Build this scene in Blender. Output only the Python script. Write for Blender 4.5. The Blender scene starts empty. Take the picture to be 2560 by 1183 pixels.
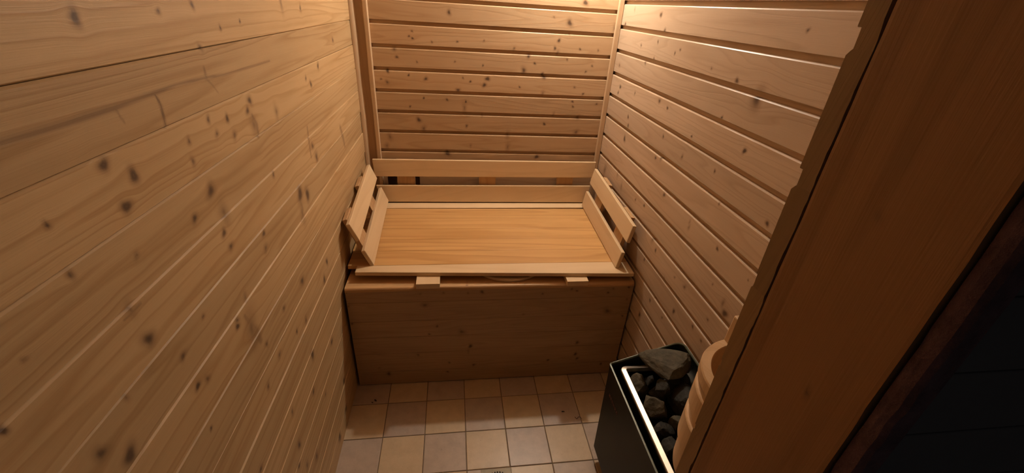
import bpy, bmesh, math, random
import numpy as np
from mathutils import Vector, Matrix, noise
random.seed(7)
sc = bpy.context.scene
COL = sc.collection
PI = math.pi

# ------------------------------------------------------------------ view
sc.view_settings.view_transform = 'Standard'
sc.view_settings.look = 'None'
sc.view_settings.exposure = 0.0
sc.view_settings.gamma = 1.0
sc.view_settings.use_curve_mapping = False
sc.cycles.max_bounces = 10
sc.cycles.diffuse_bounces = 6
sc.cycles.glossy_bounces = 4
sc.cycles.sample_clamp_indirect = 6.0
try:
    sc.cycles.use_denoising = True
    sc.cycles.denoiser = 'OPENIMAGEDENOISE'
except Exception:
    pass

# knots read off the boards: along mm, height mm, radius mm, faded
KL = "618,1499,4.9,0 782,1502,3.1,0 881,1510,3.6,0 1048,1478,2.3,0 959,1470,2.6,0 870,1444,3.4,0 569,1334,4.9,0 610,1304,5.3,0 577,1272,5.2,0 465,1302,2.7,0 773,1212,7.5,0 793,1159,9.8,1 705,1190,4.5,0 754,1310,3.4,0 748,1277,4,0 828,1328,3.9,0 893,1314,3.9,0 843,1298,4.1,0 905,1278,5.1,0 1004,1326,5.9,0 984,1309,5,0 998,1275,10.7,1 1133,1273,7.7,1 1536,1329,5.8,0 1355,1117,6.6,0 1375,1074,9.2,0 1040,1142,4.5,0 1180,1030,11.6,0 1236,1003,9.4,0 1169,974,10,1 921,1042,4.2,0 773,1124,4.9,0 1396,1312,4,0 1434,1289,5.3,0 1306,1510,6.6,1 1456,1496,4.9,0 1770,1388,5.6,0 560,1204,3,0 462,1239,3.3,0 520,1087,6.9,0 565,1008,4.1,0 640,1028,2.8,0 375,1192,2.2,0 325,1147,2.9,0 387,1019,6,0 415,973,6.7,0 595,923,4.2,0 568,935,4,0 449,1047,3,1 727,946,4.7,0 722,934,4,0 765,891,16,1 1070,803,7.9,0 1244,685,7.4,0 1299,723,6.3,0 1038,682,6,0 966,703,3.7,0 1200,446,6.6,0 847,732,5.5,0 1026,555,8.6,0 804,809,4.3,0 762,714,5.1,0 557,837,2.5,0 828,541,5.3,0 1056,342,5,0 1245,196,7.8,0 1211,77,9.6,0 1096,60,10.3,0 816,416,6.5,0 892,250,7.8,0 787,366,5.6,0 827,304,7.2,0 638,585,4.8,0 513,1147,5.1,1 782,1089,4.9,0 913,1007,5.7,0 777,965,4.9,1 975,450,5.4,0 926,818,5.1,0"
KB = "-22,1494,7,0 -186,1411,3.6,0 -200,1390,3.3,0 -185,1382,3.6,0 -100,1371,3.4,0 14,1378,3.4,0 135,1388,3.5,0 -371,1405,3.3,0 -268,1334,6.6,0 -259,1301,4.9,0 -370,1301,3.4,0 -170,1284,3.5,0 3,1293,3.5,0 133,1282,3.6,0 -305,1241,5.6,0 -211,1225,3.6,0 -133,1212,6.4,0 -310,1190,6.3,0 -337,1203,3.6,0 156,1224,7.2,0 142,1195,6.6,0 40,1223,3.7,0 75,1208,3.7,0 17,1167,6.7,0 -146,1124,3.7,0 -36,1120,4.7,0 54,1114,4,0 48,1085,8.9,1 -212,1083,3.7,0 -174,1020,8.3,0 -152,978,9.7,0 59,997,5.6,0 -318,932,9.8,1 -336,888,8.5,1 -38,854,8.7,0 80,898,4.4,1 588,1567,8,0 450,1502,3.5,0 525,1482,9.6,0 742,1471,7.2,1 531,1437,3.6,0 484,1406,5.5,0 469,1372,5.5,0 276,1363,4.8,0 484,1354,6.2,1 679,1373,3.7,0 590,1374,3.7,0 346,1333,6.7,0 378,1302,4.4,0 328,1269,9.5,0 419,1258,5.1,0 430,1242,7.6,0 533,1326,3.8,0 660,1303,3.8,0 632,1276,3.9,0 313,1192,3.8,0 586,1201,3.9,0 634,1172,4.1,0 430,1168,7.2,1 585,1133,4,0 711,1125,4.1,0 590,1108,4,0 495,1068,5.6,1 624,1056,6.9,0 452,1017,4.9,0 624,980,10.1,0 267,955,8.5,1 271,895,9.8,1 428,844,7.3,0 134,1049,4,1"
KR = "935,1531,3.8,0 1127,1396,5.4,0 1025,1369,15.5,0 1265,1409,3.1,0 1146,1292,3.8,0 1008,1237,5.4,0 1105,1144,3.8,0 842,1105,4.8,0 1300,1123,5.6,0 1152,950,4.4,1 1693,1540,6.9,0 1635,1490,6,0 1670,1450,4.4,0 1483,1440,3.8,0 1675,1390,4.6,0 1822,1425,5,0 1747,1368,5.8,0 1964,1553,5.2,1 2047,1494,5.7,0 2030,1322,5.9,0 1516,1426,3.8,0 1553,1256,6.1,0 1480,1246,4.4,0 1816,1134,5.5,0 1798,1100,5.6,0 1461,1147,4.2,0 1812,1036,8.2,0 1482,1058,4.5,0 1439,1075,8,0 1276,1200,3.4,0 1574,841,5.2,0 1486,854,4.9,0 1352,960,6,0 1148,932,5.7,1 1039,1068,3.2,0 1746,832,8.5,1 1816,864,8.7,1 1990,822,16,1 1986,1207,6,0 1793,1240,5.3,0 1972,1235,6,0 983,948,4.3,0 1312,745,5.2,0 1353,770,9.3,1 1145,734,3.9,0 1076,742,6.4,0 1204,687,5.4,0 952,842,3.1,0 830,943,2.5,0 1380,660,4.9,0 1259,545,4.7,0 1239,580,4.6,0 1094,624,6.3,0 921,732,4.1,0 975,657,4.5,0 917,649,3.8,0 886,823,5.9,1 865,802,9,0 1307,433,7.4,0 1149,549,4.3,0"
KF = "-126,446,8.7,0 660,386,12.1,0 106,506,5.9,0 49,502,3.8,0 -50,506,3.6,0 -142,503,3.5,0 -80,332,4,0 24,296,10.5,0 -114,290,3.9,0 62,212,6.6,0 -166,173,4.9,0 78,98,5.7,0 -299,67,6.8,0 -337,105,4.1,0 548,207,6.3,0 549,136,5.9,0 561,108,5.3,0 422,106,4.6,0 287,382,3.9,0 -425,451,3.5,0 -425,519,3.4,0 666,507,3.9,0 646,486,4.6,0 483,510,3.8,0 507,500,3.8,0 360,489,3.8,0 734,512,3.9,0 738,448,4,0 735,356,4.1,0 -31,118,4.2,0 -40,62,4.2,0 684,64,4.8,0 -433,309,3.8,0 -422,360,3.7,0 53,182,4.9,1"

# brown streaks and slanted branch marks on the knotty wall: strength, (along, height, half width)
STROKES = [(0.6, [(0.4624, 1.3948, 0.0025), (0.5346, 1.3939, 0.0029), (0.6227, 1.3939, 0.0026), (0.7134, 1.3964, 0.0022), (0.7668, 1.3984, 0.0016), (0.8527, 1.3956, 0.0018), (0.9251, 1.3905, 0.0016), (1.1573, 1.3886, 0.0014)]), (0.66, [(0.7107, 1.3918, 0.0015), (0.7139, 1.3765, 0.0022), (0.7117, 1.362, 0.0023), (0.7091, 1.3467, 0.0019)]), (0.56, [(0.6228, 1.3913, 0.0012), (0.6267, 1.382, 0.0012), (0.6295, 1.3717, 0.0012)]), (0.58, [(0.861, 1.4126, 0.0018), (0.8599, 1.4033, 0.0024), (0.8574, 1.3942, 0.0023)]), (0.5, [(0.8593, 1.3926, 0.0014), (0.8728, 1.3807, 0.0014), (0.886, 1.3641, 0.0012)]), (0.58, [(0.9991, 1.2958, 0.0032), (1.0092, 1.2722, 0.0058), (1.0081, 1.247, 0.0034)]), (0.55, [(1.3372, 1.1808, 0.0031), (1.3314, 1.1431, 0.0042), (1.3262, 1.0916, 0.0032)]), (0.55, [(1.704, 1.0845, 0.006), (1.7292, 1.0347, 0.0078), (1.7369, 0.9996, 0.0048)]), (0.55, [(0.7554, 0.9339, 0.0031), (0.7769, 0.8704, 0.0092), (0.7847, 0.8371, 0.0053)]), (0.55, [(1.1742, 1.0071, 0.0029), (1.1771, 0.9801, 0.0039), (1.1525, 0.9572, 0.0029)]), (0.56, [(0.4974, 1.1415, 0.0012), (0.518, 1.1418, 0.0018), (0.5328, 1.1421, 0.0013)])]

def knots(s):
    return [(a/1000.0, b/1000.0, c/1000.0, d) for a, b, c, d in
            (tuple(float(x) for x in t.split(',')) for t in s.split())]

LX, LY, LZ = 0.50, 1.995, 1.97        # lamp
LC, LS, WS = (1.0, 0.91, 0.78), 825.0, 0.018

# ------------------------------------------------------------------ room measures (metres)
XL, XR, YB, YF, ZT, ZC = -0.4426, 0.7645, 2.115, 1.3936, 0.5375, 2.10
XJ = 0.26                     # face of the door jamb

# ------------------------------------------------------------------ materials
def new_mat(name):
    m = bpy.data.materials.new(name); m.use_nodes = True
    nt = m.node_tree; nt.nodes.clear()
    out = nt.nodes.new('ShaderNodeOutputMaterial')
    b = nt.nodes.new('ShaderNodeBsdfPrincipled')
    nt.links.new(b.outputs[0], out.inputs[0])
    return m, nt, b

def rgb(c): return (c[0], c[1], c[2], 1.0)

def math_node(nt, op, a, b=None, clamp=False):
    n = nt.nodes.new('ShaderNodeMath'); n.operation = op; n.use_clamp = clamp
    for i, v in enumerate((a, b)):
        if v is None: continue
        if isinstance(v, (int, float)): n.inputs[i].default_value = v
        else: nt.links.new(v, n.inputs[i])
    return n.outputs[0]

def mix_col(nt, fac, a, b, blend='MIX'):
    n = nt.nodes.new('ShaderNodeMix'); n.data_type = 'RGBA'; n.blend_type = blend
    for sock, v in ((n.inputs[0], fac), (n.inputs[6], a), (n.inputs[7], b)):
        if isinstance(v, (int, float)): sock.default_value = v
        elif isinstance(v, tuple): sock.default_value = rgb(v)
        else: nt.links.new(v, sock)
    return n.outputs[2]

def ramp(nt, fac, stops):
    n = nt.nodes.new('ShaderNodeValToRGB'); e = n.color_ramp.elements
    while len(e) > 1: e.remove(e[-1])
    e[0].position, e[0].color = stops[0][0], rgb((stops[0][1],)*3)
    for p, c in stops[1:]:
        x = e.new(p); x.color = rgb((c,)*3)
    nt.links.new(fac, n.inputs[0])
    return n.outputs[0]

def noise_tex(nt, vec, mul, detail=2.0, rough=0.5, dist=0.0):
    v = nt.nodes.new('ShaderNodeVectorMath'); v.operation = 'MULTIPLY'
    nt.links.new(vec, v.inputs[0]); v.inputs[1].default_value = mul
    n = nt.nodes.new('ShaderNodeTexNoise'); n.inputs['Scale'].default_value = 1.0
    n.inputs['Detail'].default_value = detail; n.inputs['Roughness'].default_value = rough
    n.inputs['Distortion'].default_value = dist
    nt.links.new(v.outputs[0], n.inputs['Vector'])
    return n.outputs[0]

def wood(name, light, dark, ring=0.5, ring_scale=(1.1, 15.0), loops=9.0, tint=0.22, fibre=0.35,
         rough=0.45, spec=0.4, knot=(0.070, 0.043, 0.031)):
    """Sawn timber: contour lines of a stretched noise give the growth rings, a finer one the fibres.
    gc = (along, across, board) and kn (1 in a knot's middle, 0 away from it) are stored on the mesh."""
    m, nt, b = new_mat(name)
    at = nt.nodes.new('ShaderNodeAttribute'); at.attribute_name = 'gc'; gc = at.outputs['Vector']
    kn = nt.nodes.new('ShaderNodeAttribute'); kn.attribute_name = 'kn'; knf = kn.outputs['Fac']
    sep = nt.nodes.new('ShaderNodeSeparateXYZ'); nt.links.new(gc, sep.inputs[0])
    n1 = noise_tex(nt, gc, (ring_scale[0], ring_scale[1], 11.7), 1.2, 0.4)
    saw = math_node(nt, 'FRACT', math_node(nt, 'MULTIPLY', n1, loops))
    rg = ramp(nt, saw, [(0.0, 0.0), (0.55, 0.25), (0.86, 1.0), (1.0, 0.0)])
    n2 = noise_tex(nt, gc, (7.0, 520.0, 3.1), 2.0, 0.6)
    n3 = noise_tex(nt, gc, (2.6, 17.0, 5.3), 3.0, 0.55)
    f = math_node(nt, 'MULTIPLY', rg, ring)
    f = math_node(nt, 'ADD', f, math_node(nt, 'MULTIPLY', math_node(nt, 'SUBTRACT', n2, 0.5), fibre))
    f = math_node(nt, 'ADD', f, math_node(nt, 'MULTIPLY', math_node(nt, 'SUBTRACT', n3, 0.42), 0.9), True)
    base = mix_col(nt, f, light, dark)
    wn = nt.nodes.new('ShaderNodeTexWhiteNoise'); wn.noise_dimensions = '1D'
    nt.links.new(sep.outputs[2], wn.inputs['W'])
    val = math_node(nt, 'ADD', math_node(nt, 'MULTIPLY', math_node(nt, 'SUBTRACT', wn.outputs['Value'], 0.5), tint), 1.0)
    vc = nt.nodes.new('ShaderNodeCombineXYZ')
    for i in range(3): nt.links.new(val, vc.inputs[i])
    base = mix_col(nt, 1.0, base, vc.outputs[0], 'MULTIPLY')
    brown = ramp(nt, knf, [(0.0, 0.0), (0.12, 0.0), (0.5, 0.26), (0.62, 0.50), (1.0, 0.60)])
    base = mix_col(nt, brown, base, (0.245, 0.132, 0.060))
    halo = ramp(nt, knf, [(0.0, 0.0), (0.30, 0.0), (0.52, 0.16), (0.62, 0.38), (0.70, 0.66), (0.80, 0.86), (0.9, 0.80), (1.0, 0.70)])
    base = mix_col(nt, halo, base, knot)
    nt.links.new(base, b.inputs['Base Color'])
    b.inputs['Roughness'].default_value = rough
    b.inputs['Specular IOR Level'].default_value = spec
    bp = nt.nodes.new('ShaderNodeBump'); bp.inputs['Strength'].default_value = 0.12; bp.inputs['Distance'].default_value = 0.002
    nt.links.new(math_node(nt, 'ADD', n2, math_node(nt, 'MULTIPLY', rg, -0.6)), bp.inputs['Height'])
    nt.links.new(bp.outputs[0], b.inputs['Normal'])
    return m

def plain(name, col, rough=0.5, metal=0.0, spec=0.5, var=0.0, scale=20.0, bump=0.0, bscale=60.0, emit=0.0):
    m, nt, b = new_mat(name)
    tc = nt.nodes.new('ShaderNodeTexCoord'); obj = tc.outputs['Object']
    if var:
        n = noise_tex(nt, obj, (scale,)*3, 4.0, 0.6)
        hi = tuple(min(1, c*(1+var)) for c in col); lo = tuple(c*(1-var) for c in col)
        nt.links.new(mix_col(nt, ramp(nt, n, [(0.3, 0.0), (0.7, 1.0)]), lo, hi), b.inputs['Base Color'])
    else:
        b.inputs['Base Color'].default_value = rgb(col)
    b.inputs['Roughness'].default_value = rough; b.inputs['Metallic'].default_value = metal
    b.inputs['Specular IOR Level'].default_value = spec
    if bump:
        n = noise_tex(nt, obj, (bscale,)*3, 5.0, 0.65)
        bp = nt.nodes.new('ShaderNodeBump'); bp.inputs['Strength'].default_value = bump; bp.inputs['Distance'].default_value = 0.004
        nt.links.new(n, bp.inputs['Height']); nt.links.new(bp.outputs[0], b.inputs['Normal'])
    if emit:
        b.inputs['Emission Color'].default_value = rgb((1.0, 0.76, 0.50)); b.inputs['Emission Strength'].default_value = emit
    return m

M = {}
M['pine']   = wood('pine_panelling', (0.538, 0.402, 0.281), (0.390, 0.265, 0.168), 0.42, rough=0.38, spec=0.28)
M['pine_b'] = wood('pine_panelling_back', (0.538, 0.374, 0.222), (0.382, 0.230, 0.113), 0.42, rough=0.40)
M['pine_s'] = wood('pine_panelling_smooth', (0.546, 0.382, 0.204), (0.359, 0.211, 0.087), 0.52, (0.7, 19.0), 8.0, rough=0.5)
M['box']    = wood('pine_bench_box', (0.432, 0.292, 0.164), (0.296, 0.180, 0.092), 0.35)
M['boxtop_lit'] = wood('pine_bench_top_lit', (0.60, 0.375, 0.18), (0.42, 0.235, 0.10), 0.4)  # box pine made brighter: the lit front strip put into the colour
M['seat']   = wood('oiled_seat_boards', (0.621, 0.373, 0.149), (0.396, 0.203, 0.063), 0.50, (0.75, 9.0), 6.0, 0.08, rough=0.38)
M['aspen']  = wood('pale_aspen_slats', (0.72, 0.545, 0.335), (0.58, 0.40, 0.212), 0.26, (0.9, 12.0), 5.0, 0.08, 0.25)
M['trim']   = wood('pine_moulding', (0.541, 0.385, 0.238), (0.410, 0.262, 0.139), 0.3, (0.9, 20.0), 4.0)
M['post']   = wood('bench_battens', (0.527, 0.340, 0.178), (0.374, 0.212, 0.093), 0.3)
M['recess'] = wood('corner_board', (0.391, 0.246, 0.132), (0.306, 0.170, 0.081), 0.3, (1.5, 30.0), 4.0)
M['jamb']   = wood('door_jamb_timber', (0.43, 0.225, 0.088), (0.28, 0.138, 0.048), 0.50, (0.5, 20.0), 5.0, 0.05)
M['cut']    = wood('sawn_board_ends', (0.378, 0.243, 0.108), (0.234, 0.140, 0.054), 0.3, (3.0, 30.0), 3.0)
M['pail']   = wood('turned_pail_wood', (0.58, 0.40, 0.225), (0.44, 0.27, 0.13), 0.3, (3.0, 18.0), 4.0)
M['lid']    = plain('pale_plywood', (0.62, 0.47, 0.30), 0.5, var=0.08)
M['edge']   = plain('folded_edge_highlight', (0.065, 0.075, 0.048), 0.38, 0.2)  # casing enamel paled, the edge's highlight painted in
M['casing'] = plain('dark_enamel', (0.0100, 0.0112, 0.0068), 0.48, 0.0, 0.22, 0.15, 8.0)
M['inner']  = plain('blackened_steel', (0.010, 0.010, 0.010), 0.6, 0.0, 0.3)
M['steel']  = plain('bare_steel_rim', (0.86, 0.77, 0.66), 0.42, 1.0, var=0.05, scale=90.0)
M['stone']  = plain('olivine_stone', (0.024, 0.023, 0.019), 0.75, 0.0, 0.35, 0.45, 45.0, 0.6, 70.0)
M['stone2'] = plain('olivine_stone_grey_lit', (0.078, 0.071, 0.049), 0.75, 0.0, 0.35, 0.40, 35.0, 0.7, 55.0)  # paler copy: grey of the flat stones, and lit tops put into colour
M['logo']   = plain('red_print', (0.13, 0.042, 0.03), 0.5)
M['outer']  = plain('dark_painted_wall', (0.13, 0.122, 0.122), 0.8, var=0.1, scale=8.0)
M['torn']   = plain('torn_purple_edge', (0.15, 0.080, 0.085), 0.9, var=0.35, scale=60.0, bump=0.8, bscale=120.0)
M['grout']  = plain('cement_grout', (0.20, 0.145, 0.10), 0.85, var=0.15, scale=30.0)
M['drain']  = plain('brushed_drain_plate', (0.22, 0.185, 0.13), 0.5, 0.4, var=0.15, scale=40.0)
M['black']  = plain('shade_black', (0.006, 0.006, 0.006), 0.8)
M['lint']   = plain('dark_dirt', (0.05, 0.035, 0.025), 0.9)
M['globe']  = plain('lit_opal_glass', (0.9, 0.85, 0.75), 0.4, emit=1.0)

def tile_mat():
    m, nt, b = new_mat('glazed_floor_tile')
    tc = nt.nodes.new('ShaderNodeTexCoord'); obj = tc.outputs['Object']
    at = nt.nodes.new('ShaderNodeAttribute'); at.attribute_name = 'tone'
    col = mix_col(nt, at.outputs['Fac'], (0.62, 0.485, 0.305), (0.45, 0.375, 0.325))
    n = noise_tex(nt, obj, (22.0,)*3, 5.0, 0.65)
    col = mix_col(nt, 0.30, col, mix_col(nt, ramp(nt, n, [(0.3, 0.0), (0.7, 1.0)]), (0.33, 0.24, 0.165), (0.66, 0.52, 0.37)))
    s = noise_tex(nt, obj, (140.0,)*3, 2.0, 0.5)
    col = mix_col(nt, ramp(nt, s, [(0.70, 0.0), (0.76, 0.5)]), col, (0.18, 0.11, 0.06))
    nt.links.new(col, b.inputs['Base Color'])
    b.inputs['Roughness'].default_value = 0.36
    b.inputs['Specular IOR Level'].default_value = 0.45
    n2 = noise_tex(nt, obj, (14.0,)*3, 3.0, 0.5)
    bp = nt.nodes.new('ShaderNodeBump'); bp.inputs['Strength'].default_value = 0.25; bp.inputs['Distance'].default_value = 0.004
    nt.links.new(n2, bp.inputs['Height']); nt.links.new(bp.outputs[0], b.inputs['Normal'])
    return m
M['tile'] = tile_mat()

# ------------------------------------------------------------------ object helpers
def tag(o, label=None, cat=None, group=None, kind=None):
    if label: o['label'] = label
    if cat: o['category'] = cat
    if group: o['group'] = group
    if kind: o['kind'] = kind
    return o

def link(name, me, mat, parent=None):
    o = bpy.data.objects.new(name, me); COL.objects.link(o)
    for mm in (mat if isinstance(mat, (list, tuple)) else [mat]): me.materials.append(mm)
    if parent is not None: o.parent = parent
    return o

def thing(name, label, cat, loc, group=None):
    o = bpy.data.objects.new(name, None); COL.objects.link(o)
    o.location = loc; o.empty_display_size = 0.05
    return tag(o, label, cat, group)

class Solid:
    """Collects shapes, with board coordinates, into ONE mesh."""
    def __init__(self):
        self.bm = bmesh.new()
        self.gc = self.bm.verts.layers.float_vector.new('gc')
        self.kn = self.bm.verts.layers.float.new('kn')
    def hexa(self, p, bevel=0.0, seed=None, seg=2, long=None):
        """p: 8 corners, 0-3 one face in order, 4-7 the opposite one."""
        bm = self.bm; before = set(bm.verts)
        seed = random.random()*50 if seed is None else seed
        v = [bm.verts.new(Vector(c)) for c in p]
        fs = [bm.faces.new([v[i] for i in q]) for q in ((3,2,1,0),(4,5,6,7),(0,1,5,4),(1,2,6,5),(2,3,7,6),(3,0,4,7))]
        P = [Vector(c) for c in p]
        ax = [(P[1]-P[0]), (P[3]-P[0]), (P[4]-P[0])]
        order = sorted(ax, key=lambda a: -a.length) if long is None else [ax[long]] + sorted([ax[i] for i in range(3) if i != long], key=lambda a: -a.length)
        a, b, c = (x.normalized() for x in order)
        if bevel:
            es = list({e for f in fs for e in f.edges})
            bmesh.ops.bevel(bm, geom=es, offset=bevel, segments=seg, profile=0.5, affect='EDGES')
        for q in set(bm.verts) - before:
            d = q.co - P[0]
            q[self.gc] = (d.dot(a), d.dot(b) + 0.7*d.dot(c), seed)
        return self
    def box(self, x0, x1, y0, y1, z0, z1, bevel=0.0, seed=None, seg=2, long=None):
        return self.hexa([(x0,y0,z0),(x1,y0,z0),(x1,y1,z0),(x0,y1,z0),(x0,y0,z1),(x1,y0,z1),(x1,y1,z1),(x0,y1,z1)], bevel, seed, seg, long)
    def quad_plank(self, a0, a1, b1, b0, t, bevel=0.002, seed=None, toward=None):
        """a0-a1 one long edge of the face you see, b0-b1 the other; thickness t away from the point `toward`."""
        a0, a1, b1, b0 = (Vector(x) for x in (a0, a1, b1, b0))
        n = (a1-a0).cross(b0-a0).normalized()
        if toward is not None and n.dot(Vector(toward)-a0) > 0: n = -n
        o = n*t
        return self.hexa([a0, a1, b1, b0, a0+o, a1+o, b1+o, b0+o], bevel, seed)
    def build(self, name, mat, parent=None, smooth=False):
        bm = self.bm
        bmesh.ops.recalc_face_normals(bm, faces=bm.faces[:])
        off = Vector((0, 0, 0)); q = parent
        while q is not None: off += Vector(q.location); q = q.parent
        if off.length:
            for v in bm.verts: v.co -= off
        me = bpy.data.meshes.new(name); bm.to_mesh(me); bm.free()
        if smooth:
            for p in me.polygons: p.use_smooth = True
        return link(name, me, mat, parent)

# ------------------------------------------------------------------ panelled walls: every board a fine grid, grain bent around its knots
def board_profile(z1, z0, kind):
    """(height, depth into the wall) from the board's top edge z1 down to z0, the next board's top edge."""
    if kind == 'wide':
        g = 0.0160
        return [(z1+0.0004, 0.0130), (z1, 0.0032), (z1-0.0006, 0.0018), (z1-0.0034, 0.0)], [(z0+g+0.0008, 0.0), (z0+g, 0.0007), (z0+g-0.0002, 0.0130), (z0+0.0004, 0.0130)]
    if kind == 'vee':
        return [(z1, 0.0036), (z1-0.0006, 0.0026), (z1-0.0027, 0.0)], [(z0+0.0026, 0.0), (z0+0.0006, 0.0026), (z0, 0.0036)]
    return [(z1, 0.0030), (z1-0.0004, 0.0016), (z1-0.0020, 0.0)], [(z0+0.0016, 0.0), (z0+0.0003, 0.0016), (z0, 0.0030)]

def panel_mesh(place, u0, u1, joints, kind, kn, du=0.004, dv=0.0036, hole=None, seed0=0.0, bow=0.0006, strokes=(), ks=1.0):
    rng = np.random.RandomState(int(seed0*10)+3)
    us = np.linspace(u0, u1, max(2, int((u1-u0)/du)))
    V, F, G, K = [], [], [], []
    off = 0
    for bi in range(len(joints)-1):
        z1, z0 = joints[bi], joints[bi+1]
        top, bot = board_profile(z1, z0, kind)
        n = max(3, int((top[-1][0]-bot[0][0])/dv))
        mid = [(top[-1][0] + (bot[0][0]-top[-1][0])*i/n, 0.0) for i in range(1, n)]
        prof = np.array(top + mid + bot)
        R, C = len(prof), len(us)
        U, Z = np.meshgrid(us, prof[:, 0]); D = np.repeat(prof[:, 1:2], C, 1)
        ph = rng.rand()*6.28
        D = D + bow*np.sin(U*2.1+ph) + bow*(rng.rand()-0.5)*2
        vv = Z - z0
        sh = np.zeros_like(U); kk = np.zeros_like(U)
        for (ku, kz, kr, pale) in kn:
            if kz < z0-0.05 or kz > z1+0.05: continue
            dx, dz = (U-ku)/kr, (Z-kz)/kr
            sh += 1.9*kr*np.tanh(dz/1.2)*np.exp(-(dx/4.2)**2)*np.exp(-np.abs(dz)/5.0)
            if kz < z0-kr*2 or kz > z1+kr*2: continue
            an = np.arctan2(dz, dx)
            wob = 1.0 + 0.16*np.sin(2*an+ku*90) + 0.10*np.sin(3*an+kz*70)
            kr2 = ks; st = 0.66 if pale else 0.74+0.26*((ku*977+kz*431) % 1.0)
            kk = np.maximum(kk, st*np.clip(1.0-np.hypot(dx*(1.15 if pale else 1.0), dz*(0.55 if pale else 0.92))/wob/kr2/3.0, 0, 1))
        for (st, pts) in strokes:
            for (a, c) in zip(pts[:-1], pts[1:]):
                if max(a[1], c[1]) < z0-0.03 or min(a[1], c[1]) > z1+0.03: continue
                ex, ez = c[0]-a[0], c[1]-a[1]; L2 = ex*ex+ez*ez
                t = np.clip(((U-a[0])*ex+(Z-a[1])*ez)/L2, 0, 1)
                wd = a[2]+(c[2]-a[2])*t
                dd = np.hypot(U-a[0]-t*ex, Z-a[1]-t*ez)/wd
                kk = np.maximum(kk, st*np.clip(1.45-0.45*dd, 0, 1))
        X = place(U, D, Z)
        V.append(np.stack(X, -1).reshape(-1, 3))
        G.append(np.stack([U, vv-sh*0.8, np.full_like(U, seed0 + bi*1.37)], -1).reshape(-1, 3))
        K.append(kk.reshape(-1))
        r, c = np.meshgrid(np.arange(R-1), np.arange(C-1), indexing='ij')
        a = off + r*C + c
        q = np.stack([a, a+1, a+C+1, a+C], -1).reshape(-1, 4)
        if hole is not None:
            hu0, hu1, hz0, hz1 = hole
            cu = (us[c]+us[c+1])/2; cz = (prof[r, 0]+prof[r+1, 0])/2
            keep = ~((cu > hu0) & (cu < hu1) & (cz > hz0) & (cz < hz1))
            q = q[keep.reshape(-1)]
        F.append(q); off += R*C
    return np.concatenate(V), np.concatenate(F), np.concatenate(G), np.concatenate(K)

def grid_object(name, arrays, boxes, mat, parent=None):
    V, F, G, K = arrays
    for (x0, x1, y0, y1, z0, z1) in boxes:                     # solid backing behind the boards
        o = len(V)
        c = np.array([(x, y, z) for z in (z0, z1) for (x, y) in ((x0, y0), (x1, y0), (x1, y1), (x0, y1))])
        V = np.concatenate([V, c]); G = np.concatenate([G, c[:, [1, 2, 0]]]); K = np.concatenate([K, np.zeros(8)])
        F = np.concatenate([F, o + np.array([(3,2,1,0),(4,5,6,7),(0,1,5,4),(1,2,6,5),(2,3,7,6),(3,0,4,7)])])
    me = bpy.data.meshes.new(name)
    me.vertices.add(len(V)); me.vertices.foreach_set('co', V.astype(np.float32).ravel())
    me.loops.add(len(F)*4); me.loops.foreach_set('vertex_index', F.astype(np.int32).ravel())
    me.polygons.add(len(F)); me.polygons.foreach_set('loop_start', (np.arange(len(F))*4).astype(np.int32))
    me.polygons.foreach_set('use_smooth', np.zeros(len(F), dtype=bool))
    me.update(calc_edges=True)
    a = me.attributes.new('gc', 'FLOAT_VECTOR', 'POINT'); a.data.foreach_set('vector', G.astype(np.float32).ravel())
    a = me.attributes.new('kn', 'FLOAT', 'POINT'); a.data.foreach_set('value', K.astype(np.float32).ravel())
    me.validate()
    return link(name, me, mat, parent)

# ================================================================== THE SETTING
def joints_from(o, p, lo=-0.02, hi=ZC):
    k0 = math.floor((o-hi)/p) + 1
    z = [o - p*k for k in range(k0, k0+60)]
    z = [a for a in z if a > lo]
    return [hi] + [a for a in z if a < hi-0.01] + [-0.005]

T = 0.06
arr = panel_mesh(lambda u, d, z: (XL-d, u, z), 0.10, YB, joints_from(1.4418, 0.0971), 'vee', knots(KL), seed0=1.0, bow=0.0009, strokes=STROKES, ks=1.28)
tag(grid_object('wall_left', arr, [(XL-T, XL-0.012, 0.10, YB+T, -0.06, ZC)], M['pine_s']),
    'knotty pine panelled wall with fine V joints', kind='structure')
arr = panel_mesh(lambda u, d, z: (XR+d, u, z), 0.25, YB, joints_from(1.5713, 0.0998), 'wide', knots(KR), du=0.0034, dv=0.0030, seed0=40.0)
tag(grid_object('wall_right', arr, [(XR+0.012, XR+T, 0.14, YB+T, -0.06, ZC)], M['pine']),
    'pine panelled wall with wide grooves beside the heater', kind='structure')
arr = panel_mesh(lambda u, d, z: (u, YB+d, z), XL, XR, joints_from(1.4342, 0.09616), 'wide', knots(KB), du=0.0030, dv=0.0030, seed0=80.0,
                 hole=(-0.347, -0.183, 0.60, 0.755))
tag(grid_object('wall_back', arr, [(XL, XR, YB+0.10, YB+0.14, -0.06, ZC)], M['pine_b']),
    'pine panelled back wall with wide grooves behind the bench', kind='structure')

s = Solid()
for k in range(14):
    s.box(XL-T, XR+T, 0.14+k*0.15, 0.29+k*0.15, ZC, ZC+0.03, 0.003, long=0)
tag(s.build('ceiling', M['pine']), 'pine board ceiling', kind='structure')

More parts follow.
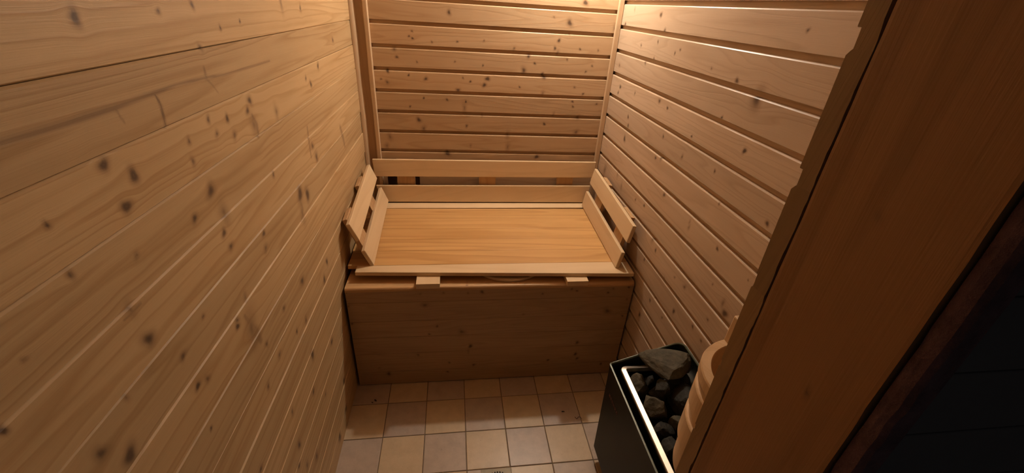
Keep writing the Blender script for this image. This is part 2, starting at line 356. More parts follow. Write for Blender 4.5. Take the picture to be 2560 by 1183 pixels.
# --- tiled floor
TA, TS, TX, TY = 0.0042, 0.1645, -0.2886, 1.2901
ca, sa = math.cos(TA), math.sin(TA)
bm = bmesh.new(); tone = bm.verts.layers.float.new('tone')
g = 0.0032
for i in range(-2, 8):
    for j in range(-1, 13):
        s0, s1 = TX + (i-1)*TS + g/2, TX + i*TS - g/2
        t1, t0 = TY - (j-1)*TS - g/2, TY - j*TS + g/2
        s0, s1 = max(s0, XL-0.05), min(s1, XR+0.05)
        if s1-s0 < 0.01: continue
        tn = ((i+j+1) % 2)*0.86 + random.random()*0.14
        hz = random.uniform(-0.0004, 0.0004)
        vs = []
        for (ss, tt, zz) in ((s0,t0,-0.004),(s1,t0,-0.004),(s1,t1,-0.004),(s0,t1,-0.004),(s0,t0,hz),(s1,t0,hz),(s1,t1,hz),(s0,t1,hz)):
            v = bm.verts.new((ss*ca-tt*sa, ss*sa+tt*ca, zz)); v[tone] = tn; vs.append(v)
        fs = [bm.faces.new([vs[q] for q in f]) for f in ((4,5,6,7),(0,1,5,4),(1,2,6,5),(2,3,7,6),(3,0,4,7))]
        bmesh.ops.bevel(bm, geom=list(fs[0].edges), offset=0.0016, segments=2, profile=0.5, affect='EDGES')
vs = [bm.verts.new(p) for p in ((XL-T,-0.8,-0.0022),(XR+T,-0.8,-0.0022),(XR+T,YB+T,-0.0022),(XL-T,YB+T,-0.0022),(XL-T,-0.8,-0.05),(XR+T,-0.8,-0.05),(XR+T,YB+T,-0.05),(XL-T,YB+T,-0.05))]
for f in ((0,1,2,3),(7,6,5,4),(0,4,5,1),(1,5,6,2),(2,6,7,3),(3,7,4,0)):
    fc = bm.faces.new([vs[q] for q in f]); fc.material_index = 1
bmesh.ops.recalc_face_normals(bm, faces=bm.faces[:])
me = bpy.data.meshes.new('floor'); bm.to_mesh(me); bm.free()
tag(link('floor', me, [M['tile'], M['grout']]), 'small square beige and mauve floor tiles', kind='structure')

# --- corner mouldings
def moulding(name, label, cx, cy, r, sx, sy, z0=0.0, z1=ZC, mat='trim'):
    """quarter round standing in a corner: flat sides on the walls, round side to the room"""
    s = Solid(); bm = s.bm; seed = random.random()*30
    n = 7; prof = [(0, 0)] + [(r*math.cos(a), r*math.sin(a)) for a in [PI/2*i/n for i in range(n+1)]]
    rows = []
    nz = 40
    for k in range(nz+1):
        z = z0 + (z1-z0)*k/nz; row = []
        for (a, b) in prof:
            w = 1 + 0.05*math.sin(z*17+seed)
            v = bm.verts.new((cx+sx*a*w, cy+sy*b*w, z)); v[s.gc] = (z, a*1.3+b, seed)
            row.append(v)
        rows.append(row)
    m = len(prof)
    for k in range(nz):
        for i in range(m):
            j = (i+1) % m
            bm.faces.new((rows[k][i], rows[k][j], rows[k+1][j], rows[k+1][i]))
    bm.faces.new(rows[0]); bm.faces.new(rows[-1])
    return tag(s.build(name, M[mat]), label, kind='structure')
moulding('trim_1', 'rounded corner moulding along the knotty wall', XL+0.0005, YB-0.001, 0.0225, 1, -1)
s = Solid().box(XL+0.020, XL+0.058, YB-0.006, YB+0.004, 0.0, ZC, 0.001, long=2)
tag(s.build('trim_2', M['recess']), 'dark upright board set between two corner mouldings', kind='structure')
s = Solid()
zz = [0.0]
while zz[-1] < ZC: zz.append(zz[-1]+0.07)
bm = s.bm; rows = []
for k, z in enumerate(zz):
    w = 0.0022*noise.noise(Vector((z*9, 1.3, 0.2))) + 0.0015*noise.noise(Vector((z*31, 4.3, 0.2)))
    row = []
    for (a, b) in ((0.0565+w, 0.0), (0.0565+w, -0.014), (0.060+w, -0.018), (0.0735, -0.018), (0.0765, -0.014), (0.0765, 0.0)):
        v = bm.verts.new((XL+a, YB+b, min(z, ZC))); v[s.gc] = (z, a*2+b, 3.3); row.append(v)
    rows.append(row)
for k in range(len(rows)-1):
    for i in range(6):
        j = (i+1) % 6
        bm.faces.new((rows[k][i], rows[k][j], rows[k+1][j], rows[k+1][i]))
bm.faces.new(rows[0]); bm.faces.new(rows[-1])
tag(s.build('trim_3', M['trim']), 'rough edged strip against the back wall boards', kind='structure')
s = Solid().box(XR-0.0225, XR-0.0003, YB-0.020, YB-0.0003, 0.0, ZC, 0.0022, long=2)
tag(s.build('trim_4', M['trim']), 'square corner strip between back and right walls', kind='structure')

# --- door side: cut ends of the panelling, timber jamb, torn strip, dark outer wall
s = Solid(); bm = s.bm
j = joints_from(1.5309, 0.0963)
for bi in range(len(j)-1):
    z1, z0 = j[bi], j[bi+1]; g = 0.0128
    dp = 0.2731 if z0 > 1.40 else 0.2752
    if z1 < 1.40: g = 0.0060
    dq = 0.2731 if z1 > 1.40 else 0.2752
    front = [(dq-0.0004, z1), (dq+0.0004, z1-0.0005), (0.2766, z1-(0.0042 if z1 > 1.40 else 0.0016)), (0.2766, z0+g+0.0004), (0.2760, z0+g), (dp, z0+g), (dp-0.0004, z0)]
    n = 16
    back = []
    for k in range(n+1):
        z = z0 + (z1-z0)*k/n
        back.append((0.2585 + 0.0016*noise.noise(Vector((z*38, 0.3, 7.7))) + 0.0008*noise.noise(Vector((z*150, 2.3, 7.7))), z))
    poly = front + back
    # cut end, slightly torn, with the boards running on behind it
    L = []
    for xk, x in enumerate((XJ, XJ+0.004, XR-0.001)):
        ring = []
        for (y, z) in poly:
            jx = 0.00015*noise.noise(Vector((y*300, z*60, 3.1))) if xk == 0 else 0.0
            v = bm.verts.new((x+jx, y, z)); v[s.gc] = (z*0.4 + y*9, y*6+z, 5.0+bi); ring.append(v)
        L.append(ring)
    m = len(poly)
    for a in range(2):
        for i in range(m):
            q = (i+1) % m
            bm.faces.new((L[a][i], L[a][q], L[a+1][q], L[a+1][i]))
    bm.faces.new(L[0]); bm.faces.new(L[-1])
wf = s.build('wall_front', M['cut'])
tag(wf, 'cut ends of grooved pine panelling beside the doorway', kind='structure')
# lintel above the opening
s = Solid().box(XL, XJ, 0.16, 0.2766, 1.96, ZC, 0.002, long=0)
s.build('lintel', M['jamb'], wf)

s = Solid(); bm = s.bm; nz = 150
rows = []
jk = [(0.2048, 1.4375, 0.0022), (0.1890, 1.3000, 0.0018)]
ny = 36
for k in range(nz+1):
    z = 2.10*k/nz
    w0 = 0.0007*noise.noise(Vector((z*30, 9.0, 1.0))) + 0.0004*noise.noise(Vector((z*120, 9.0, 1.0)))
    w1 = 0.0008*noise.noise(Vector((z*22, 3.0, 1.0))) + 0.0007*noise.noise(Vector((z*95, 5.0, 1.0)))
    row = []
    ys = [0.1525+w1 + (0.2566+w0-0.1525-w1)*i/ny for i in range(ny+1)]
    for i, y in enumerate(ys):
        x = XJ + (0.0004 if i in (0, ny) else 0.0)
        v = bm.verts.new((x, y, z)); v[s.gc] = (z, y, 21.0)
        v[s.kn] = max([0.0] + [1-math.hypot((y-a), (z-b)*0.7)/(3*r) for a, b, r in jk]); row.append(v)
    for (x, y) in ((XJ+0.045, 0.2566), (XJ+0.045, 0.1525)):
        v = bm.verts.new((x, y, z)); v[s.gc] = (z, y+x, 21.0); row.append(v)
    rows.append(row)
m = len(rows[0])
for k in range(nz):
    for i in range(m):
        q = (i+1) % m
        bm.faces.new((rows[k][i], rows[k][q], rows[k+1][q], rows[k+1][i]))
bm.faces.new(rows[0]); bm.faces.new(rows[-1])
tag(s.build('door_1', M['jamb']), 'dim reddish brown timber jamb of the doorway', kind='structure')

s = Solid(); bm = s.bm; rows = []
for k in range(nz+1):
    z = 2.10*k/nz; row = []
    w0 = 0.0010*noise.noise(Vector((z*20, 33.0, 1.0))) + 0.0010*noise.noise(Vector((z*110, 35.0, 1.0)))
    w1 = 0.0020*noise.noise(Vector((z*26, 53.0, 1.0))) + 0.0012*noise.noise(Vector((z*80, 55.0, 1.0)))
    for (x, y) in ((XJ+0.020, 0.1516+w0), (XJ+0.0035+w1*0.5, 0.1508+w0), (XJ+0.0030+w0*0.5, 0.1460), (XJ+0.0040+w1*0.6, 0.1415+w1), (XJ+0.0075, 0.1390+w1), (XJ+0.020, 0.1388)):
        v = bm.verts.new((x, y, z)); v[s.gc] = (z, y, 9.0); row.append(v)
    rows.append(row)
m = 6
for k in range(nz):
    for i in range(m):
        q = (i+1) % m
        bm.faces.new((rows[k][i], rows[k][q], rows[k+1][q], rows[k+1][i]))
bm.faces.new(rows[0]); bm.faces.new(rows[-1])
tag(s.build('trim_5', M['torn']), 'torn purplish edge strip along the outer side of the jamb', kind='structure')

s = Solid()
z = 0.0
while z < 2.09:
    s.box(XJ+0.0085, XR+T+0.5, 0.1405, 0.1500, z+0.0004, min(z+0.0545, 2.10), 0.0012); z += 0.0549
tag(s.build('wall_outer', M['outer']), 'dark outer face of the wall outside the doorway', kind='structure')

# ================================================================== BENCH BOX
bb = thing('bench_base', 'low boxed-in pine bench base with boarded front between the side walls', 'bench', (0.15, 1.75, 0.0))
BX0, BX1 = -0.4300, 0.7560
arr = panel_mesh(lambda u, d, z: (u-0.15, YF+d-1.75, z), BX0, BX1, [ZT-0.018, 0.464, 0.366, 0.279, 0.187, 0.080, 0.004], 'tight', knots(KF), seed0=120.0, du=0.005, dv=0.004, ks=1.0)
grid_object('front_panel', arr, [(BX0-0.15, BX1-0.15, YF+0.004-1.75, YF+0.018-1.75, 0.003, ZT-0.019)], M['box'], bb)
# top boards, the front one with a wavy waney edge
s = Solid(); bm = s.bm; rows = []
nx = 90
for k in range(nx+1):
    x = BX0 + (BX1-BX0)*k/nx
    w = 0.0022*noise.noise(Vector((x*5.0, 0.0, 2.0)))
    dz = -0.0100*max(0, (x-0.45)/0.3)**1.5 + 0.0016*noise.noise(Vector((x*7.0, 4.0, 2.0)))
    row = []
    for (y, z) in ((YF+0.010, ZT-0.0185), (YF-0.0012, ZT-0.0185), (YF-0.0015+w, ZT-0.007+dz), (YF+0.0015+w, ZT-0.0025+dz*0.8), (YF+0.006+w, ZT-0.0006+dz*0.35), (YF+0.013, ZT), (YF+0.095, ZT), (YF+0.095, ZT-0.0185)):
        v = bm.verts.new((x, y, z)); v[s.gc] = (x, y*1.0+z, 61.0)
        v[s.kn] = max([0.0]+[1-math.hypot((x-a), (y-b)*1.4)/(3*r) for a, b, r in ((0.0435, YF+0.008, 0.0042), (0.278, YF+0.006, 0.003), (-0.40, YF+0.02, 0.003))])
        row.append(v)
    rows.append(row)
for k in range(nx):
    for i in range(8):
        q = (i+1) % 8
        bm.faces.new((rows[k][i], rows[k][q], rows[k+1][q], rows[k+1][i]))
bm.faces.new(rows[0]); bm.faces.new(rows[-1])
y = YF+0.0965
while y < YB-0.05:
    s.box(BX0, BX1, y, min(y+0.0935, YB-0.003), ZT-0.0185, ZT, 0.0012, long=0); y += 0.095
s.build('top_panel', M['boxtop_lit'], bb)

# ================================================================== SEAT WITH THREE SLATTED BACKRESTS
B_, A_ = 0.0393, 0.578-0.0393*1.42
def zs(y, d=0.0): return A_ + B_*y + d
sb = thing('sauna_bench', 'raised sauna seat with pale slatted backrests on three sides, set on the boarded base', 'bench', (0.17, 1.75, ZT))
th = 0.0170
s = Solid()
ye = [1.4905, 1.5944, 1.6913, 1.7839, 1.8847, 1.9890]
for i in range(5):
    xa, xb = -0.432-0.002*i, 0.748-0.003*i
    ya, yb = ye[i]+0.0006, ye[i+1]-0.0006
    s.hexa([(xa,ya,zs(ya,-th)),(xb,ya,zs(ya,-th)),(xb,yb,zs(yb,-th)),(xa,yb,zs(yb,-th)),(xa,ya,zs(ya)),(xb,ya,zs(ya)),(xb,yb,zs(yb)),(xa,yb,zs(yb))], 0.0011, seed=200+i*3.7)
tag(s.build('seat_panel', M['seat'], sb), 'orange toned seat of five boards')
s = Solid()
P = [(-0.3954,1.4434),(0.7479,1.4001),(0.7479,1.4885),(-0.3954,1.4880)]
s.hexa([(x,y,zs(y,-th+0.0015)) for x,y in P]+[(x,y,zs(y,0.0015)) for x,y in P], 0.0022, seed=230)
s.build('seat_rail', M['aspen'], sb)
s = Solid()
P = [(-0.400,1.9905),(0.735,2.0020),(0.735,2.0560),(-0.400,2.0490)]
s.hexa([(x,y,zs(y,-th+0.0015)) for x,y in P]+[(x,y,zs(y,0.0015)) for x,y in P], 0.0018, seed=236)
s.build('seat_rail', M['aspen'], sb)
# two bearers under the seat, their ends showing at the front
for (x0, x1, yf, sd, kl) in ((-0.1555,-0.0630,1.3800,7.1,1),(0.4540,0.5440,1.3760,9.4,0)):
    s = Solid()
    ztop = lambda y: zs(y, -th-0.0006)
    yb = 2.04
    sk = 0.0 if kl else -0.006
    s.hexa([(x0,yf,ZT+0.0006),(x1,yf,ZT+0.0006),(x1,yb,ZT+0.0006),(x0,yb,ZT+0.0006),
            (x0,yf,ztop(1.44)),(x1,yf,ztop(1.44)),(x1,yb,ztop(yb)),(x0,yb,ztop(yb))], 0.0009, seed=sd, long=1)
    o = s.build('bearer', M['aspen'], sb)
CTR = (0.17, 1.6, 1.1)
# right and left rests and the back rest: two slats each, screwed to upright posts
def backrest(slats, posts, tslat, seed):
    r = bpy.data.objects.new('backrest', None); COL.objects.link(r); r.parent = sb; r.empty_display_size = 0.05
    for i, q in enumerate(slats):
        s = Solid(); s.quad_plank(*q, tslat, 0.0030, seed=seed+i*2.3, toward=CTR)
        s.build('slat', M['aspen'], r)
    for i, (q, t) in enumerate(posts):
        s = Solid(); s.quad_plank(*q, t, 0.0015, seed=seed+20+i*1.9, toward=CTR)
        s.build('post', M['post'], r)
    return r
def lerp(a, b, t): return tuple(a[i]+(b[i]-a[i])*t for i in range(3))
e = 0.0008
# left: leans outward about 22 degrees
Lb0, Lt0 = (-0.3274,1.487,0.5806+0.0018), (-0.3577,1.487,0.6545)
Lb1, Lt1 = (-0.3359,2.022,0.6292), (-0.3659,2.022,0.7045)
Ub0, Ut0 = (-0.3711,1.487,0.6985), (-0.4018,1.487,0.7725)
Ub1, Ut1 = (-0.3772,2.000,0.7575), (-0.4066,2.000,0.8311)
def post_quad(b0, t0, b1, t1, ya, yb_, off, drop, rise):
    """upright behind two slats between y=ya and y=yb_"""
    out = []
    n = (Vector(b1)-Vector(b0)).cross(Vector(t0)-Vector(b0)).normalized()
    if n.dot(Vector(CTR)-Vector(b0)) > 0: n = -n
    def at(y, top):
        t = (y-b0[1])/(b1[1]-b0[1]); lo = Vector(lerp(b0, b1, t)); hi = Vector(lerp(t0, t1, t)); d = (hi-lo).normalized()
        p = (hi + d*rise) if top else (lo - d*drop)
        return p + n*off
    return (tuple(at(ya, 0)), tuple(at(yb_, 0)), tuple(at(yb_, 1)), tuple(at(ya, 1)))
TS_ = 0.0165
backrest([(Lb0, Lb1, Lt1, Lt0), (Ub0, Ub1, Ut1, Ut0)],
         [(post_quad(Lb0, Ut0, Lb1, Ut1, a, b, TS_+e, -0.012, 0.004), 0.0185) for a, b in ((1.525, 1.620), (1.805, 1.900))], TS_, 300.0)
Rb0, Rt0 = (0.6760,1.4388,0.5787+0.0026), (0.6906,1.4388,0.6598)
Rb1, Rt1 = (0.6815,2.022,0.6058), (0.6944,2.022,0.6918)
Vb0, Vt0 = (0.7008,1.4388,0.7056), (0.7151,1.4388,0.7845)
Vb1, Vt1 = (0.6991,2.000,0.7452), (0.7143,2.000,0.8260)
backrest([(Rb0, Rb1, Rt1, Rt0), (Vb0, Vb1, Vt1, Vt0)],
         [(post_quad(Rb0, Vt0, Rb1, Vt1, a, b, TS_+e, -0.012, 0.002), 0.0185) for a, b in ((1.512, 1.607), (1.825, 1.920))], TS_, 340.0)
Kb0, Kb1, Kt1, Kt0 = (-0.374,2.0500,0.6085), (0.716,2.0500,0.6100), (0.7259,2.055,0.7057), (-0.3979,2.055,0.6980)
Jb0, Jb1, Jt1, Jt0 = (-0.4000,2.0585,0.7445), (0.7330,2.0585,0.7510), (0.7411,2.062,0.8376), (-0.4057,2.062,0.8333)
pq = lambda x0, x1: ((x0,2.0725,0.600),(x1,2.0725,0.600),(x1,2.0795,0.826),(x0,2.0795,0.826))
backrest([(Kb0, Kb1, Kt1, Kt0), (Jb0, Jb1, Jt1, Jt0)],
         [(pq(-0.2936,-0.2048), 0.022), (pq(0.1244,0.2124), 0.022), (pq(0.5428,0.6308), 0.022)], 0.0130, 380.0)

# ================================================================== ROUND LID UNDER THE SEAT
def lathe(prof, n=64, cx=0, cy=0, seed=1.0, cap=True):
    s = Solid(); bm = s.bm; rings = []
    for (r, z) in prof:
        ring = []
        for k in range(n):
            a = 2*PI*k/n
            v = bm.verts.new((cx+r*math.cos(a), cy+r*math.sin(a), z)); v[s.gc] = (z+0.2*r, r*1.5 + 0.13*math.sin(a*2)+0.11*math.cos(a), seed); ring.append(v)
        rings.append(ring)
    for i in range(len(rings)-1):
        for k in range(n):
            q = (k+1) % n
            bm.faces.new((rings[i][k], rings[i][q], rings[i+1][q], rings[i+1][k]))
    if cap:
        bm.faces.new(rings[0]); bm.faces.new(rings[-1])
    return s
s = lathe([(0.160,ZT+0.0004),(0.1648,ZT+0.003),(0.1652,ZT+0.010),(0.163,ZT+0.0128),(0.150,ZT+0.0128),(0.147,ZT+0.0112),(0.02,ZT+0.0112)], 96, 0.2270, 1.5760, 2.0)
o = s.build('round_lid', M['lid'], smooth=False)
tag(o, 'pale round wooden lid lying flat under the raised seat', 'lid')

# ================================================================== HEATER
ht = thing('sauna_heater', 'black box heater with open top full of stones, against the grooved wall', 'heater', (0.635, 0.71, 0.0))
HX0, HX1, HY0, HY1 = 0.5130, 0.7560, 0.4400, 0.9870
def ztop_(x): return 0.500 + 0.086*max(0.0, (x-HX0-0.02)/(HX1-HX0-0.02))
def rrect(x0, x1, y0, y1, rs, n=7):
    """rounded rectangle, corner radii rs for (x0,y0),(x1,y0),(x1,y1),(x0,y1)"""
    P = []
    for (cx, cy, r, a0) in ((x0+rs[0],y0+rs[0],rs[0],PI),(x1-rs[1],y0+rs[1],rs[1],1.5*PI),(x1-rs[2],y1-rs[2],rs[2],0),(x0+rs[3],y1-rs[3],rs[3],PI/2)):
        for i in range(n+1):
            a = a0 + PI/2*i/n; P.append((cx+r*math.cos(a), cy+r*math.sin(a)))
    return P
def skin(s, loops, close=False):
    bm = s.bm; R = [[bm.verts.new(p) for p in L] for L in loops]; n = len(R[0])
    for a in range(len(R)-1):
        for i in range(n):
            q = (i+1) % n
            bm.faces.new((R[a][i], R[a][q], R[a+1][q], R[a+1][i]))
    return R
lean = 0.012
def casing_loop(ins, zf, z_is_top):
    P = rrect(HX0+ins, HX1-ins, HY0+ins, HY1-ins, (0.012-ins*0.5, 0.006, 0.030-ins, 0.012-ins*0.5))
    out = []
    for (x, y) in P:
        z = ztop_(x)+zf if z_is_top else zf
        f = (0.50-z)/0.44
        xx = x + (lean*max(0, f) if x < HX0+0.06 else 0.0)
        out.append((xx, y, z))
    return out
s = Solid()
R = skin(s, [casing_loop(0.004, 0.062, False), casing_loop(0.0, 0.066, False), casing_loop(0.0, -0.002, True), casing_loop(0.0012, 0.0, True), casing_loop(0.0028, 0.0, True), casing_loop(0.0040, -0.002, True), casing_loop(0.0040, 0.075, False)])
s.bm.faces.new(R[0]); s.bm.faces.new(R[-1])
s.build('casing', M['casing'], ht)
s = Solid()                     # folded top edge, its highlight put into a paler colour
skin(s, [[(x-0.0008 if x < 0.6 else x, y, z-0.0015) for x, y, z in casing_loop(0.0, 0.0, True)], [(x-0.0012 if x < 0.6 else x, y, z+0.0012) for x, y, z in casing_loop(0.0, 0.0, True)],
         casing_loop(0.0030, 0.0022, True), casing_loop(0.0052, 0.0008, True), casing_loop(0.0052, -0.0030, True)])
s.build('edge_fold', M['edge'], ht)
for (lx, ly) in ((HX0+0.090, HY0+0.05), (HX0+0.090, HY1-0.06), (HX1-0.035, HY0+0.03), (HX1-0.035, HY1-0.05)):
    s = Solid().box(lx-0.012, lx+0.012, ly-0.012, ly+0.012, 0.0012, 0.0625, 0.001)
    s.build('leg', M['casing'], ht)
IX0, IX1, IY0, IY1 = 0.5435, 0.7440, 0.4750, 0.9715
def inner_loop(ins, z):
    return [(x, y, z) for x, y in rrect(IX0+ins, IX1-ins, IY0+ins, IY1-ins, tuple(0.021-ins*0.75 for _ in range(4)))]
s = Solid()
R = skin(s, [inner_loop(0.0015, 0.090), inner_loop(0.0015, 0.4855), inner_loop(0.0035, 0.4855), inner_loop(0.0035, 0.360)])
s.bm.faces.new(R[0]); s.bm.faces.new(R[-1])
s.build('stone_container', M['inner'], ht)
s = Solid()
R = skin(s, [inner_loop(0.0008, 0.486), inner_loop(0.0, 0.4925), inner_loop(0.0006, 0.4960), inner_loop(0.0024, 0.4985), inner_loop(0.0150, 0.5030), inner_loop(0.0168, 0.5020), inner_loop(0.0168, 0.486), inner_loop(0.0008, 0.486)])
o = s.build('rim', M['steel'], ht); tag(o, 'bright bare steel rim')
s = Solid()                     # small dull red print on the front
y = 0.939; rr = random.Random(4)
xf = lambda z: HX0 + lean*(0.50-z)/0.44 - 0.0006
strokes = []
for k in range(6):
    y0 = 0.9385 - k*0.0138
    for (ya, yb, za, zb) in (((0, .0026, 0, .012), (.0066, .0092, 0, .012), (.002, .008, .0048, .0072)),
                             ((0, .0026, 0, .012), (.0066, .0092, 0, .012), (.002, .008, .0048, .0072), (.002, .008, .0098, .012)),
                             ((0, .0026, 0, .012), (.002, .0085, .0098, .012), (.002, .0085, .0048, .0068), (.0066, .0090, 0, .005)))[k % 3]:
        z0, z1 = 0.394+za, 0.394+zb
        s.box(xf(z0)-0.0004, xf(z1)+0.0010, y0-yb, y0-ya, z0, z1)
s.build('logo', M['logo'], ht)

# ------------------------------------------------------------------ stones, each one its own
def rock(size, seed, pale=False, flat=1.0):
    bm = bmesh.new(); bmesh.ops.create_icosphere(bm, subdivisions=4, radius=1.0)
    r = random.Random(seed)
    planes = []
    for _ in range(13):
        d = Vector((r.gauss(0,1), r.gauss(0,1), r.gauss(0,1))).normalized(); planes.append((d, r.uniform(0.52, 0.86)))
    off = Vector((r.random()*50, r.random()*50, r.random()*50))
    for v in bm.verts:
        p = v.co.copy()
        for d, h in planes:
            k = p.dot(d)
            if k > h: p -= d*(k-h)*0.93
        p *= 1 + 0.07*noise.noise(p*2.3+off) + 0.035*noise.noise(p*6+off) + 0.015*noise.noise(p*15+off)
        v.co = Vector((p.x*size[0], p.y*size[1], p.z*size[2]))
    me = bpy.data.meshes.new('heater_stone'); bm.to_mesh(me); bm.free()
    return me
def stone(x, y, z, sx, sy, sz, seed, label, pale=False, rot=(0,0,0)):
    o = link('heater_stone', rock((sx, sy, sz), seed), M['stone2' if pale else 'stone'])
    o.location = (x, y, z); o.rotation_euler = rot
    tag(o, label, 'stone', 'stones piled in the heater')
    return o
stone(0.6666, 0.9000, 0.5677, 0.0978, 0.0728, 0.0416, 37, 'large flat grey stone crowning the back of the heap', True, (0.10,-0.12,-0.45))
stone(0.7300, 0.8087, 0.5584, 0.0240, 0.0300, 0.0220, 12, 'small grey stone against the wall beside the large flat one', True, (0.3,0.1,0.2))
stone(0.5867, 0.9059, 0.4702, 0.0371, 0.0418, 0.0394, 13, 'rounded olive stone in the far corner by the bright rim', True, (0.2,0.4,0.1))
stone(0.6021, 0.8061, 0.4812, 0.0418, 0.0464, 0.0534, 14, 'upright stone with a lit rounded top beside the steel rim', True, (0.1,0.2,0.9))
stone(0.6464, 0.8695, 0.4596, 0.0418, 0.0394, 0.0371, 15, 'dark stone in front of the large flat one', False, (0.4,0.1,0.3))
stone(0.6850, 0.8050, 0.5197, 0.0534, 0.0510, 0.0487, 16, 'big dark wedge shaped stone in the middle of the heap', False, (0.5,0.3,1.2))
stone(0.6937, 0.7199, 0.5203, 0.0418, 0.0394, 0.0348, 17, 'stone with a lit top edge next to the wooden pail', True, (0.1,0.5,0.4))
stone(0.6442, 0.7475, 0.4886, 0.0232, 0.0278, 0.0348, 18, 'little square topped stone in the middle of the heap', True, (0.3,0.2,0.2))
stone(0.5966, 0.7365, 0.4603, 0.0418, 0.0418, 0.0418, 19, 'dark stone in front of the upright lit topped one', False, (0.1,0.9,0.5))
stone(0.6001, 0.6656, 0.4751, 0.0394, 0.0441, 0.0418, 20, 'dark stone touching the steel rim near the pail', False, (0.7,0.2,0.2))
stone(0.6565, 0.6804, 0.4760, 0.0418, 0.0464, 0.0510, 21, 'tall dark stone leaning at the foot of the pail', False, (0.2,0.3,2.2))
stone(0.5962, 0.5861, 0.4992, 0.0360, 0.0420, 0.0760, 22, 'large dark stone carrying the front of the pail', False, (0.0,0.0,0.3))
stone(0.6800, 0.5950, 0.5000, 0.0440, 0.0460, 0.0760, 23, 'large dark stone carrying the back of the pail', False, (0.0,0.0,0.7))
stone(0.6231, 0.5213, 0.4955, 0.0460, 0.0340, 0.0760, 24, 'large dark stone at the near end of the heater under the pail', False, (0.0,0.0,0.2))
stone(0.7049, 0.8903, 0.4694, 0.0325, 0.0418, 0.0371, 26, 'dark stone under the large flat one at the wall', False, (0.3,0.6,0.2))
stone(0.6400, 0.9300, 0.4550, 0.0348, 0.0255, 0.0371, 28, 'dark stone wedged in the far corner under the flat one', False, (0.3,0.1,0.6))
stone(0.7124, 0.8756, 0.5179, 0.0348, 0.0348, 0.0348, 45, 'dark stone half hidden under the near edge of the large flat one', False, (0.2,0.5,0.9))
stone(0.6323, 0.8386, 0.5338, 0.0278, 0.0302, 0.0302, 46, 'small dark stone between the lit topped one and the big wedge', False, (0.5,0.2,0.3))
for i, (x, y) in enumerate(((0.59,0.86),(0.66,0.82),(0.60,0.775),(0.66,0.72),(0.595,0.70),(0.70,0.77))):
    stone(x, y, 0.400, 0.034, 0.036, 0.034, 60+i, 'dark stone of the lower layer deep in the heater', False, (i*0.7,i*0.4,i*1.1))


# ================================================================== PAIL
PX, PY = 0.6210, 0.5270
pl = thing('wooden_pail', 'round pale wooden pail with thick rim and raised hoops, behind the door jamb', 'pail', (PX, PY, 0.600))
s = lathe([(0.100,0.600),(0.113,0.602),(0.1145,0.610),(0.1165,0.700),(0.1180,0.800),(0.1205,0.868),(0.1260,0.876),(0.1275,0.882),(0.1275,0.905),(0.1258,0.910),
           (0.1085,0.910),(0.1070,0.908),(0.1090,0.860),(0.1060,0.640),(0.1,0.630),(0.02,0.628)], 96, PX, PY, 70.0)
s.build('body', M['pail'], pl, smooth=False)
for (z0, z1, r) in ((0.796,0.858,0.1255),(0.690,0.768,0.1240)):
    s = lathe([(r-0.009,z0),(r-0.002,z0+0.001),(r,z0+0.004),(r,z1-0.004),(r-0.002,z1-0.001),(r-0.009,z1),(r-0.009,z0)], 96, PX, PY, 74.0+z0, cap=False)
    s.build('hoop', M['pail'], pl)
# upright ear of the handle on the far side of the rim
a = math.radians(92)
rad, tan = Vector((math.cos(a), math.sin(a), 0)), Vector((-math.sin(a), math.cos(a), 0))
s = Solid(); c = Vector((PX, PY, 0))
q = [c + rad*rr_ + tan*tt + Vector((0,0,zz_)) for zz_, hw in ((0.870, 0.020), (0.978, 0.015)) for rr_, tt in ((0.1095,-hw),(0.1268,-hw),(0.1268,hw),(0.1095,hw))]
s.hexa(q, 0.003, seed=77)
s.build('handle_ear', M['pail'], pl)

# ================================================================== SMALL THINGS ON THE FLOOR
dr = thing('floor_drain', 'square metal floor drain with dark slots set into the tiles', 'drain', (0.1455, 0.90, 0.0))
s = Solid().box(0.0880, 0.2030, 0.8440, 0.9585, -0.003, 0.0016, 0.001)
s.build('drain_plate', M['drain'], dr)
cx, cy, rr_ = 0.1500, 0.9000, 0.0475
for k in range(9):
    x = cx + (k-4)*0.0095
    h = math.sqrt(max(0, rr_**2-(x-cx)**2))
    if h < 0.012: continue
    s = Solid().box(x-0.0024, x+0.0024, cy-h, cy+h, -0.0005, 0.00185, 0.0)  # black bars stand in for the shade inside the openings
    es = [e_ for e_ in s.bm.edges if abs(e_.verts[0].co.z-e_.verts[1].co.z) > 0.001]
    bmesh.ops.bevel(s.bm, geom=es, offset=0.0021, segments=3, profile=0.5, affect='EDGES')
    s.build('slot_shade', M['black'], dr)

def curl(name, pts, r, label, cat):
    s = Solid(); bm = s.bm; P = [Vector(p) for p in pts]; path = []
    for k in range(len(P)-1):                                   # smooth path through the points
        a, c, d, e_ = P[max(k-1, 0)], P[k], P[k+1], P[min(k+2, len(P)-1)]
        for q in range(6):
            t = q/6; path.append(0.5*((2*c)+(d-a)*t+(2*a-5*c+4*d-e_)*t*t+(3*c-a-3*d+e_)*t*t*t))
    path.append(P[-1]); rings = []
    for k, p in enumerate(path):
        d = (path[min(k+1, len(path)-1)]-path[max(k-1, 0)]).normalized(); u = d.cross(Vector((0, 0, 1))).normalized(); w = u.cross(d)
        rr = r*(0.6+0.4*math.sin(PI*min(1, (k+1)/len(path)+0.1)))
        rings.append([bm.verts.new(p+u*rr*math.cos(2*PI*i/8)+w*rr*math.sin(2*PI*i/8)) for i in range(8)])
    for k in range(len(rings)-1):
        for i in range(8):
            bm.faces.new((rings[k][i], rings[k][(i+1) % 8], rings[k+1][(i+1) % 8], rings[k+1][i]))
    bm.faces.new(rings[0]); bm.faces.new(rings[-1])
    return tag(s.build(name, M['lint'], smooth=True), label, cat)
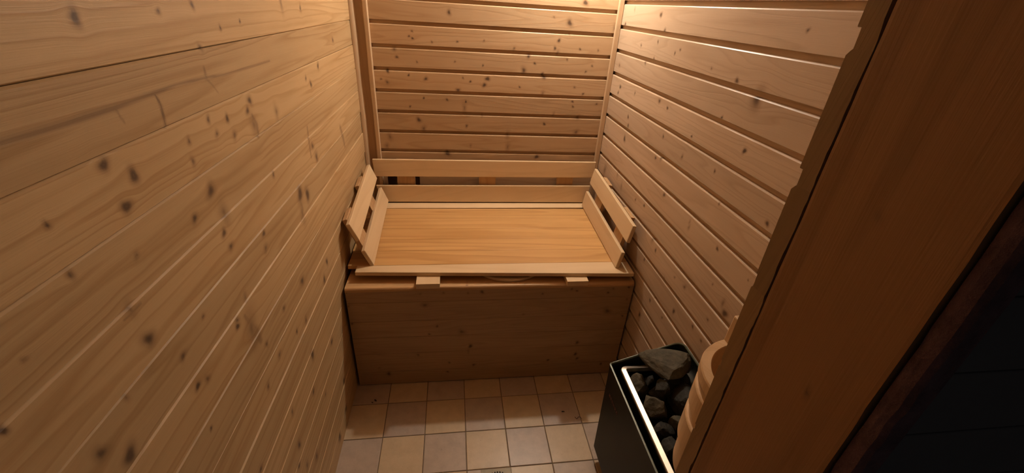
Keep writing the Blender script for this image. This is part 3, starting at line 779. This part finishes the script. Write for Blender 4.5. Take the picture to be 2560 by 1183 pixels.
curl('twig', [(0.505,1.160,0.0018),(0.511,1.150,0.0018),(0.521,1.158,0.0026),(0.529,1.1545,0.0018),(0.533,1.146,0.0018)], 0.0011, 'thin curled twig on the tiles beside the black heater', 'twig')
curl('bark_chip', [(0.4540,1.1900,0.0026),(0.4600,1.1905,0.0030),(0.4660,1.1885,0.0026)], 0.0022, 'small dark bark chip on a mauve tile in the middle of the floor', 'chip')
curl('dirt_crumb', [(-0.3530,1.3085,0.0035),(-0.3480,1.3040,0.0042),(-0.3455,1.3010,0.0035)], 0.0034, 'dark crumb on the tile near the foot of the knotty wall', 'crumb')
curl('dead_leaf', [(-0.3640,1.2985,0.0020),(-0.3610,1.2960,0.0024),(-0.3570,1.2955,0.0020)], 0.0018, 'tiny brown leaf fragment beside the dark crumb on the tiles', 'leaf')

# ================================================================== LIGHT
lamp = thing('wall_lamp', 'round opal glass lamp in the upper corner of the back wall', 'lamp', (LX, YB-0.001, LZ))
s = Solid()
bm = s.bm; bmesh.ops.create_cone(bm, cap_ends=True, segments=40, radius1=0.060, radius2=0.052, depth=0.020)
for v in bm.verts: v.co = Vector((LX+v.co.x, YB-0.012-v.co.z, LZ+v.co.y))
s.build('lamp_base', M['lid'], lamp)
s = Solid(); bm = s.bm; bmesh.ops.create_uvsphere(bm, u_segments=32, v_segments=20, radius=0.032)
for v in bm.verts: v.co = Vector((LX+v.co.x, LY+v.co.y, LZ+v.co.z))
o = s.build('globe', M['globe'], lamp, smooth=True)
b = [n for n in M['globe'].node_tree.nodes if n.type == 'BSDF_PRINCIPLED'][0]
b.inputs['Emission Color'].default_value = rgb(LC); b.inputs['Emission Strength'].default_value = LS

w = bpy.data.worlds.new('World'); sc.world = w; w.use_nodes = True
bg = w.node_tree.nodes['Background']; bg.inputs[0].default_value = rgb((0.95, 0.88, 0.88)); bg.inputs[1].default_value = WS

# ================================================================== CAMERA
def make_cam():
    pit, yaw, rol = (math.radians(a) for a in (28.9071, 8.7371, 3.8538))
    fw = Vector((math.sin(yaw)*math.cos(pit), math.cos(yaw)*math.cos(pit), -math.sin(pit)))
    rt = Vector((math.cos(yaw), -math.sin(yaw), 0)); up = rt.cross(fw)
    r2 = rt*math.cos(rol) + up*math.sin(rol); u2 = -rt*math.sin(rol) + up*math.cos(rol)
    cam = bpy.data.cameras.new('camera'); cam.sensor_width = 36.0; cam.sensor_fit = 'HORIZONTAL'
    cam.lens = 36.0*1052.1692/2560.0; cam.clip_start = 0.01; cam.clip_end = 50
    o = bpy.data.objects.new('camera', cam); COL.objects.link(o)
    m = Matrix((r2, u2, -fw)).transposed().to_4x4(); m.translation = Vector((0, 0, 1.5437))
    o.matrix_world = m
    sc.camera = o
make_cam()
